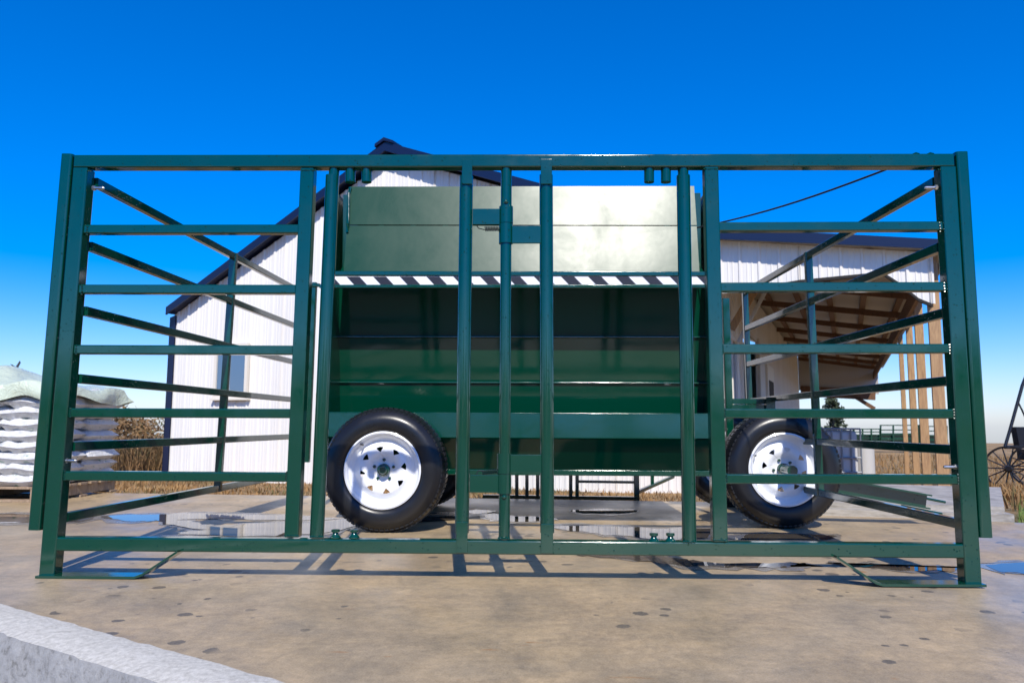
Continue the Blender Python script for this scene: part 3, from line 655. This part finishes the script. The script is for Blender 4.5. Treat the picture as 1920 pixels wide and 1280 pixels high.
# gable window
(wu0, wz1), (wu1, wz0) = wl(413, 652), wl(462, 740)
def window(u0, u1, z0, z1, v0, parent, ax='u'):
    f = empty('window', (0, 0, 0), local=True); f.parent = parent
    def bx(a, b, c, d, e, g, nm, mt):
        lo, hi = ((a, c, e), (b, d, g)) if ax == 'u' else ((c, a, e), (d, b, g))
        return MB().box(tuple(min(p, r_) for p, r_ in zip(lo, hi)), tuple(max(p, r_) for p, r_ in zip(lo, hi))).build(nm, mt, f)
    t = .055; s = -1 if ax == 'u' else 1
    bx(u0 - t, u0, v0 + s * .05, v0, z0 - t, z1 + t, 'frame', 'frame'); bx(u1, u1 + t, v0 + s * .05, v0, z0 - t, z1 + t, 'frame', 'frame')
    bx(u0, u1, v0 + s * .05, v0, z1, z1 + t, 'frame', 'frame'); bx(u0, u1, v0 + s * .05, v0, z0 - t, z0, 'frame', 'frame')
    bx(u0 - t - .04, u1 + t + .04, v0 + s * .07, v0, z0 - t - .03, z0 - t, 'sill', 'frame')
    um = u0 + (u1 - u0) * .42
    bx(um - .02, um + .02, v0 + s * .045, v0, z0, z1, 'mullion', 'frame')
    bx(u0, um - .02, v0 + s * .024, v0 + s * .019, z0, z1, 'pane', 'glass'); bx(um + .02, u1, v0 + s * .024, v0 + s * .019, z0, z1, 'pane', 'glass')
    return f
window(wu0, wu1, wz0, wz1, -.018, bd)
# lean-to roof and fascia with clipped opening
slab([(uR - .05, -.18, zeR - .02), (uE + .12, -.18, zE - .02), (uE + .12, -.18, zE + .05), (uR - .05, -.18, zeR + .05)], (0, DEP + .3, 0), 'porch_roof', 'roofsheet')
slab([(uR - .06, -.22, zeR - .05), (uE + .12, -.22, zE - .04), (uE + .12, -.22, zE + .07), (uR - .06, -.22, zeR + .09)], (0, .035, 0), 'porch_trim', 'navy')
slab([(uE + .12, -.2, zE - .10), (uE + .16, -.2, zE - .10), (uE + .16, -.2, zE + .06), (uE + .12, -.2, zE + .06)], (0, DEP + .3, 0), 'gutter', 'navy')
o1 = [wl(x, y) for x, y in ((1395, 545), (1440, 536), (1500, 526), (1655, 511), (1690, 534), (1722, 560), (1746, 570))]
def fbot(u_):
    if u_ < o1[0][0]: return o1[0][1] - .02
    for (a0, b0), (a1, b1) in zip(o1, o1[1:]):
        if a0 <= u_ <= a1: return b0 + (b1 - b0) * (u_ - a0) / (a1 - a0)
    return o1[-1][1]
ftop = lambda u_: zeR + (zE - zeR) * (u_ - uR) / (uE - uR) - .03
u = uR + .12; k = 0
brk = [p[0] for p in o1]
while u < uE:
    c = min([u + W, uE] + [b_ for b_ in brk if b_ > u + .03])
    ribbed(u, c, ftop, fbot, -.02 - .003 * (k % 2), 'fascia_sheet'); u = c; k += 1
for (a0, b0), (a1, b1) in zip(o1[1:], o1[2:]): slab([(a0, -.05, b0 - .035), (a1, -.05, b1 - .035), (a1, -.05, b1 + .0), (a0, -.05, b0 + .0)], (0, .06, 0), 'opening_trim', 'dark')
# side wall under the porch, with window, doors
uW = wl(1346, 700)[0]
def sidebox(v0, v1, z0, z1, nm, mt, du=.0, th=.03): return MB().box((uW + du - th, v0, z0), (uW + du, v1, z1)).build(nm, mt, bd)
zt = 2.85
vv = 0.0
for v1 in (0.55, 2.2): 
    sidebox(vv + .002, v1, ZB, zt, 'side_sheet', 'siding', .003 if vv else 0); vv = v1
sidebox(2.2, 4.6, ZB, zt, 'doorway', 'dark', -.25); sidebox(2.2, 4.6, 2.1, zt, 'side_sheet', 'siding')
sidebox(4.6, 7.2, ZB, zt, 'side_sheet', 'siding', .003); sidebox(7.2, DEP - .1, ZB, zt, 'side_sheet', 'siding')
for k in range(75):
    v_ = .12 + k * .2286
    if not 2.17 < v_ < 4.64: MB().prism([(uW, v_ - .02, ZB), (uW, v_ + .02, ZB), (uW + .016, v_ + .01, ZB), (uW + .016, v_ - .01, ZB)], (0, 0, zt - ZB)).build('rib', 'siding', bd, smooth=False)
window(.62, 1.32, 0.85, 1.75, uW + .02, bd, 'v')
for v0 in (2.13, 4.6): MB().box((uW, v0, ZB), (uW + .05, v0 + .07, 2.15)).build('door_frame', 'frame', bd)
MB().box((uW + .004, 6.0, ZB), (uW + .05, 7.4, 1.8)).build('side_door', 'frame', bd); MB().box((uW + .05, 6.2, .6), (uW + .055, 7.2, 1.5)).build('door_pane', 'dark', bd)
# rafters, purlins, beams, posts
def rz(u_): return zeR + (zE - zeR) * (u_ - uR) / (uE - uR) - .05
for k in range(9):
    v_ = .35 + k * 2.1
    MB().bar((uW + .03, v_, rz(uW) - .085), (uE - .02, v_, rz(uE) - .085), .045, .10, .004).build('rafter', 'rafter', bd)
for k in range(5):
    u_ = uW + .25 + k * (uE - uW - .4) / 4
    MB().bar((u_, .0, rz(u_) - .022), (u_, DEP - .1, rz(u_) - .022), .09, .038, .003).build('purlin', 'rafter', bd)
MB().bar((uE - .12, .05, rz(uE) - .30), (uE - .12, DEP, rz(uE) - .30), .05, .22, .004).build('eave_beam', 'rafter', bd)
MB().bar((uW + .05, DEP - .1, 1.75), (uE - .1, DEP - .1, 1.6), .05, .34, .004).build('end_beam', 'rafter', bd)
slab([(uW, DEP - .06, 1.78), (uE, DEP - .06, 1.62), (uE, DEP - .06, rz(uE) + .06), (uW, DEP - .06, rz(uW) + .06)], (0, .02, 0), 'end_gable_sheet', 'roofsheet')  # darker roof material stands for the porch shade on this white sheet
MB().bar((uE - .75, DEP - .1, 1.58), (uE - .14, DEP - .1, 1.15), .05, .12, .004).build('knee_brace', 'rafter', bd)
MB().bar((uW + .04, 1.0, 1.9), (uW + .55, 1.0, rz(uW) - .18), .04, .1, .004).build('knee_brace', 'post', bd)
MB().bar((uW + .1, 1.25, 1.75), (uW + .62, 1.25, rz(uW) - .2), .03, .05, .004).build('conduit', 'tote', bd)
uPo = wl(1760, 750, 0.06)[0]
for v_ in (0.06, 2.0, 3.7, 5.8):
    g_ = bl(uPo, v_, 0); zg = tz(g_.x, g_.y) - .05
    MB().bar((uPo, v_, zg), (uPo, v_, rz(uE) - .02), .12 - .008 * v_, .10, .006, up=(0, -1, 0)).build('porch_post', 'post', bd)
# ================================================================== PALLET OF BAGS
PX, PY = at(190, 940, 6.55).x - 1.16, 5.75           # left front corner
pl = tag(empty('pallet', (PX + .58, PY + .5, 0)), 'weathered wooden pallet under the stack of white bags', 'pallet')
for k in range(3): MB().box((PX + .0 + k * .53, PY, 0.018), (PX + .1 + k * .53, PY + 1.0, .095)).build('block', 'pallet', pl, bevel=.004)
for k in range(7): MB().box((PX - .02, PY + k * .145, .096), (PX + 1.19, PY + k * .145 + .10, .115)).build('board', 'pallet', pl, bevel=.003)
for k in range(3): MB().box((PX - .02, PY + k * .44, 0.0), (PX + 1.19, PY + .1 + k * .44, .017)).build('board', 'pallet', pl, bevel=.003)
def bag(c, sx, sy, sz, seed):
    rr = random.Random(seed); mb = MB(); n = 16; m_ = 10; rows = []
    ph = [rr.uniform(0, 6.3) for _ in range(6)]
    def pt(i, j, s):
        a = (i / n) * 2 - 1; b = (j / m_) * 2 - 1
        ed_ = (1 - abs(a) ** 5) * (1 - abs(b) ** 4); hgt = .5 * sz * max(0, ed_) ** .42
        wob = 1 + .07 * math.sin(3 * a + ph[0]) * math.sin(4 * b + ph[1]); pn = 1 - .05 * (1 - abs(a)) * abs(b) ** 3
        dz = .008 * math.sin(7 * a + ph[2]) + .007 * math.sin(11 * a + 5 * b + ph[3])
        return (c[0] + a * sx * .5 * (1 - .04 * b * b), c[1] + b * sy * .5 * pn, c[2] + s * hgt * wob + dz * (ed_ > 0.05) + .010 * math.sin(3 * a + ph[4]) * (1 - ed_))
    vs = [pt(i, j, 1) for j in range(m_ + 1) for i in range(n + 1)] + [pt(i, j, -1) for j in range(m_ + 1) for i in range(n + 1)]
    k = n + 1; o = k * (m_ + 1); fs = []
    for j in range(m_):
        for i in range(n): fs += [(j * k + i, j * k + i + 1, (j + 1) * k + i + 1, (j + 1) * k + i), (o + j * k + i, o + (j + 1) * k + i, o + (j + 1) * k + i + 1, o + j * k + i + 1)]
    mb.add(vs, fs); me = mb.build('feed_bag', 'bag'); return me
ordn = ['bottom', 'second', 'third', 'fourth', 'fifth', 'sixth', 'seventh', 'eighth', 'ninth']
LH = 0.085
for ly in range(9):
    zc_ = .118 + LH * (ly + .5); jx = random.uniform(-.015, .015)
    cols = 2 if ly % 2 == 0 else 3
    for r_ in range(2):
        for c_ in range(cols):
            if r_ == 1 and c_ < cols - 1: continue
            wd = 1.17 / cols
            o = bag((PX + jx + wd * (c_ + .5), PY + .25 + r_ * .5, zc_), wd * 1.05, .54, LH * 1.32, ly * 10 + c_ * 3 + r_)
            pos = {2: ['left', 'right'], 3: ['left', 'middle', 'right']}[cols][c_]
            tag(o, 'white feed bag, %s layer up from the pallet, %s of the %s row' % (ordn[ly], pos, 'front' if r_ == 0 else 'back'), 'feed bag', 'white feed bags stacked on the pallet')
# plastic cover draped over the stack
mb = MB(); nu, nv = 46, 40; zt_ = .118 + LH * 9 + .03; rr = random.Random(3)
for j in range(nv + 1):
    for i in range(nu + 1):
        a, b = i / nu * 2 - 1, j / nv * 2 - 1
        x, y = a * .72, b * .66; ex, ey = max(0, abs(x) - .585), max(0, abs(y) - .515)
        e = math.hypot(ex, ey); z = zt_ + .13 * math.exp(-((x + .1) ** 2 + (y + .1) ** 2) / .10) + .03 * math.sin(5 * x + 1) * math.cos(4 * y)
        z += .022 * math.sin(13 * x + 7 * y) * math.sin(6 * y - 4 * x)
        drop = min(e * .95, .2); bul = .03 + .03 * math.sin(9 * x + 9 * y + 1.3)
        xx = math.copysign(min(abs(x), .585 + bul * min(1, e * 9) + .02), x) if abs(x) > .585 else x
        yy = math.copysign(min(abs(y), .515 + bul * min(1, e * 9) + .02), y) if abs(y) > .515 else y
        mb.v.append((PX + .585 + xx, PY + .5 + yy, z - drop * (1 + .3 * math.sin(8 * x + 6 * y))))
mb.f = [(j * (nu + 1) + i, j * (nu + 1) + i + 1, (j + 1) * (nu + 1) + i + 1, (j + 1) * (nu + 1) + i) for j in range(nv) for i in range(nu)]
tag(mb.build('plastic_cover', 'tarp'), 'pale green plastic cover draped over the stack of bags', 'cover')

# ================================================================== BACKGROUND, RIGHT
# storage tank in cage
tk = at(1560, 885, 11.0); zt0 = tz(tk.x, tk.y)
tr = tag(empty('storage_tank', (tk.x, tk.y, zt0)), 'white plastic storage tank in a grey wire cage beside the porch', 'tank')
hw, hh = .42, at(1583, 806, 11).z - zt0
MB().box((tk.x - hw, tk.y - .5, zt0 + .1), (tk.x + hw * .45, tk.y + .5, zt0 + hh)).build('tank', 'tote', tr, bevel=.07)
MB().rod((tk.x + .42, tk.y - .1, zt0), (tk.x + .42, tk.y - .1, zt0 + hh * .72), .13).build('drum', 'tote', tr)
for k in range(6):
    x = tk.x - hw - .01 + k * (hw * 1.45 + .02) / 5; MB().rod((x, tk.y - .52, zt0), (x, tk.y - .52, zt0 + hh + .02), .012, n=8).build('cage_bar', 'cage', tr)
for k in range(5):
    z = zt0 + .12 + k * (hh - .1) / 4; MB().rod((tk.x - hw - .01, tk.y - .52, z), (tk.x + hw * .45 + .01, tk.y - .52, z), .012, n=8).build('cage_bar', 'cage', tr)
# buggy
YB = 17.0; bw = at(1892, 878, YB); gz = bw.z - .485
bg_ = tag(empty('buggy', (bw.x, bw.y, gz)), 'black horse buggy with spoked wheels standing in the dry grass', 'buggy')
def spoked(c, r, nm='wheel'):
    root = empty(nm, c, local=True); root.parent = bg_; root.matrix_parent_inverse = Matrix.Translation(bg_.location).inverted(); root.rotation_euler = (0, 0, R(-38))
    MB().lathe([(r, -.02), (r, .02), (r - .045, .018), (r - .045, -.018)], (0, 0, 0), (0, 1, 0), 48, closed=True).build('rim', 'buggy', root)
    MB().lathe([(0, -.1), (.05, -.1), (.075, -.03), (.075, .03), (.05, .1), (0, .1)], (0, 0, 0), (0, 1, 0), 16).build('hub', 'buggy', root)
    for k in range(14):
        a = k * 2 * math.pi / 14; MB().rod((.06 * math.cos(a), 0, .06 * math.sin(a)), ((r - .03) * math.cos(a), 0, (r - .03) * math.sin(a)), .018, .012, 8).build('spoke', 'buggy', root)
spoked((bw.x, bw.y, gz + .485), .485); spoked((bw.x + 1.15, bw.y + 1.0, gz + .485), .485); spoked((bw.x + 1.75, bw.y - .25, gz + .55), .55)
MB().path([at(1884, 838, YB), at(1893, 808, YB), at(1905, 765, YB), at(1917, 722, YB), at(1930, 690, YB), at(1950, 668, YB), at(1990, 652, YB)], .035, 8).build('roof_bow', 'buggy', bg_)
MB().path([at(1908, 752, YB), at(1917, 770, YB), at(1930, 800, YB)], .02, 6).build('bow_brace', 'buggy', bg_)
MB().bar(at(1885, 838, YB), at(1990, 835, YB), .1, .07).build('floor_beam', 'buggy', bg_)
a, c = at(1912, 862, YB), at(2010, 842, YB); MB().box((a.x, YB - .2, a.z), (c.x, YB + .1, c.z)).build('body', 'buggy', bg_, bevel=.02)
MB().prism([at(1905, 800, YB), at(1912, 838, YB), at(1960, 838, YB), at(1965, 800, YB)], (0, .2, 0)).build('seat_box', 'buggy', bg_, smooth=False)
# far pen panels on the rise
YP = 46.0
def pen(x0, x1, yt, yb, lab, solid=None, Y=YP):
    root = tag(empty('pen_panel', (at(x0, yb, Y).x, Y, at(x0, yb, Y).z)), lab, 'fence', 'far green pen panels')
    n = 5
    for k in range(n): y = yt + (yb - yt) * k / (n - 1); MB().bar(at(x0, y, Y), at(x1, y, Y), .06, .06).build('rail', 'green', root)
    for k in range(4): x = x0 + (x1 - x0) * k / 3; MB().bar(at(x, yt - 1, Y), at(x, yb + 8, Y), .08, .08, up=(0, -1, 0)).build('post', 'green', root)
    if solid: MB().box(tuple(at(x0, yb, Y + .1)), tuple(at(x1, solid, Y + .2))).build('solid_panel', 'panel', root)
pen(1550, 1600, 803, 822, 'far green pen panel next to the dark tree'); pen(1601, 1650, 804, 826, 'far green pen panel left of the tall pen', 814)
pen(1651, 1722, 797, 832, 'tall far green pen panel behind the porch posts', 812); pen(1723, 1775, 799, 834, 'far green pen panel right of the porch posts', 815)
# trees
def leaves(centers, n, s, seed, flat=.5):
    rr = random.Random(seed); mb = MB()
    for _ in range(n):
        c, r = rr.choice(centers); d = Vector((rr.gauss(0, 1), rr.gauss(0, 1), rr.gauss(0, 1))).normalized() * r * rr.random() ** .4; d.z *= flat
        p = Vector(c) + d; a = Vector((rr.gauss(0, 1), rr.gauss(0, 1), rr.gauss(0, .6))).normalized() * s * rr.uniform(.6, 1.4); b2 = a.cross(Vector((rr.gauss(0, 1), rr.gauss(0, 1), rr.gauss(0, 1)))).normalized() * s * rr.uniform(.25, .6)
        mb.add([p - a, p + b2, p + a, p - b2], [(0, 1, 2, 3)])
    return mb
YT = 48.0; tb = at(1562, 842, YT); tt = at(1560, 742, YT)
tree = tag(empty('cedar_tree', tb), 'dark conifer tree beyond the porch opening', 'tree')
MB().path([tb, tb.lerp(tt, .5) + Vector((.1, 0, 0)), tt], [.14, .08, .02]).build('trunk', 'bark', tree)
cs = []; rr = random.Random(5)
for k in range(26):
    t = .15 + .83 * k / 26; rad = (1.15 - t) * 1.35 * rr.uniform(.5, 1.1); a = rr.uniform(0, 6.3); p = tb.lerp(tt, t)
    cs.append(((p.x + rad * .75 * math.cos(a), p.y + rad * .75 * math.sin(a), p.z), .28 + rad * .25))
leaves(cs, 2600, .10, 8).build('crown', 'needle', tree, smooth=False)

# ------------------------------------------------------------------ grass and brush
def blades(name, region, n, h0, h1, mt, seed, wd=.012, lean=.5):
    rr = random.Random(seed); mb = MB()
    for _ in range(n):
        x, y = region(rr)
        if x is None: continue
        z = tz(x, y) - .02; h = rr.uniform(h0, h1); a = rr.uniform(0, 6.3); l_ = rr.uniform(0, lean) * h; dx, dy = math.cos(a), math.sin(a); w_ = wd * rr.uniform(.6, 1.4)
        px_, py_ = -dy * w_, dx * w_
        mb.add([(x - px_, y - py_, z), (x + px_, y + py_, z), (x + dx * l_ * .35 + px_ * .7, y + dy * l_ * .35 + py_ * .7, z + h * .6), (x + dx * l_ * .35 - px_ * .7, y + dy * l_ * .35 - py_ * .7, z + h * .6), (x + dx * l_, y + dy * l_, z + h)], [(0, 1, 2, 3), (3, 2, 4)])
    return mb.build(name, mt, smooth=False)
def inpad(x, y):
    e = E0.xy; return y < 6.95 - (x + 9) * .078 and y < 7 and x < 2
def reg_left(rr):
    x = rr.uniform(-9, 2.0); y = rr.uniform(6.3, 13.5)
    d = Vector((x, y, 0)).dot(bv) - BD
    if inpad(x, y) or (d > -.1 and Vector((x, y, 0)).dot(bu) > uL - .1): return None, None
    return x, y
tag(blades('dry_grass', reg_left, 30000, .02, .09, 'dry', 1, .008, .9), 'dry orange and green grass between the concrete and the barn', 'grass', kind='stuff')
def reg_brush(rr):
    x = rr.uniform(-17, -6.9); y = rr.uniform(13.0, 20.0)
    if Vector((x, y, 0)).dot(bu) > uL - .25: return None, None
    return x, y
tag(blades('brush_grass', reg_brush, 30000, .25, .85, 'brush', 2, .007, .9), 'tall brown autumn brush left of the barn', 'brush', kind='stuff')
cs = []; rr = random.Random(11)
for k in range(150):
    x, y = reg_brush(rr)
    if x is None: continue
    cs.append(((x, y, tz(x, y) + rr.uniform(.3, 1.15)), rr.uniform(.3, .6)))
tag(leaves(cs, 42000, .04, 12, .75).build('shrubs', 'brush', smooth=False), 'leafy autumn shrubs behind the stacked bags', 'shrub', kind='stuff')
def reg_right(rr):
    x = rr.uniform(2.5, 24); y = rr.uniform(6, 40) if rr.random() < .5 else rr.uniform(5.2, 18)
    d = Vector((x, y, 0)).dot(bv) - BD; u_ = Vector((x, y, 0)).dot(bu)
    if u_ < uE + .35 and y < 18: return None, None
    if y < 5.1 - (x - 3.1) * .06: return None, None
    return x, y
tag(blades('field_grass', reg_right, 42000, .05, .30, 'dry', 3, .012, .9), 'dry brown field grass around the buggy', 'grass', kind='stuff')
def reg_green(rr):
    x = rr.uniform(3.05, 7.5); y = rr.uniform(4.5, 6.4)
    if y < 5.02 - (x - 3.1) * .058 or x < 3.12 + (y - 5.1) * .62: return None, None
    return x, y
tag(blades('green_grass', reg_green, 9000, .10, .24, 'lush', 4, .005, .8), 'green grass tufts along the concrete edge at right', 'grass', kind='stuff')

# tree line behind the viewpoint, seen only mirrored in the paint
cs = []; rr = random.Random(21)
for k in range(150):
    x = -95 + k * 1.3; hgt = 3.0 + 3.0 * rr.random() + 1.5 * math.sin(k * .21)
    for zz in (0.2, 0.45, 0.7, 0.92): cs.append(((x + rr.uniform(-1, 1), -42 + rr.uniform(-2, 2), -.3 + hgt * zz), 1.5))
tag(leaves(cs, 16000, .5, 22, .9).build('tree_line', 'needle', smooth=False), 'dark wood behind the viewpoint', 'wood', kind='stuff')
# bird
bp = at(30, 691, 24); br = empty('bird', bp); tag(br, 'small dark bird in flight above the bags', 'bird')
bb = MB().lathe([(0, -.13), (.025, -.10), (.05, -.03), (.048, .04), (.025, .12), (.012, .2), (0, .21)], bp, (1, .2, -.05), 12)
bb.prism([bp + Vector((-.04, 0, .02)), bp + Vector((.06, 0, .02)), bp + Vector((.10, .05, .20)), bp + Vector((.06, .06, .27)), bp + Vector((-.0, .02, .12))], (0, .012, 0))
bb.prism([bp + Vector((-.04, -.02, .02)), bp + Vector((.05, -.02, .02)), bp + Vector((.02, -.2, .10)), bp + Vector((-.02, -.25, .12))], (0, 0, .012))
bb.build('body', 'bird', br)
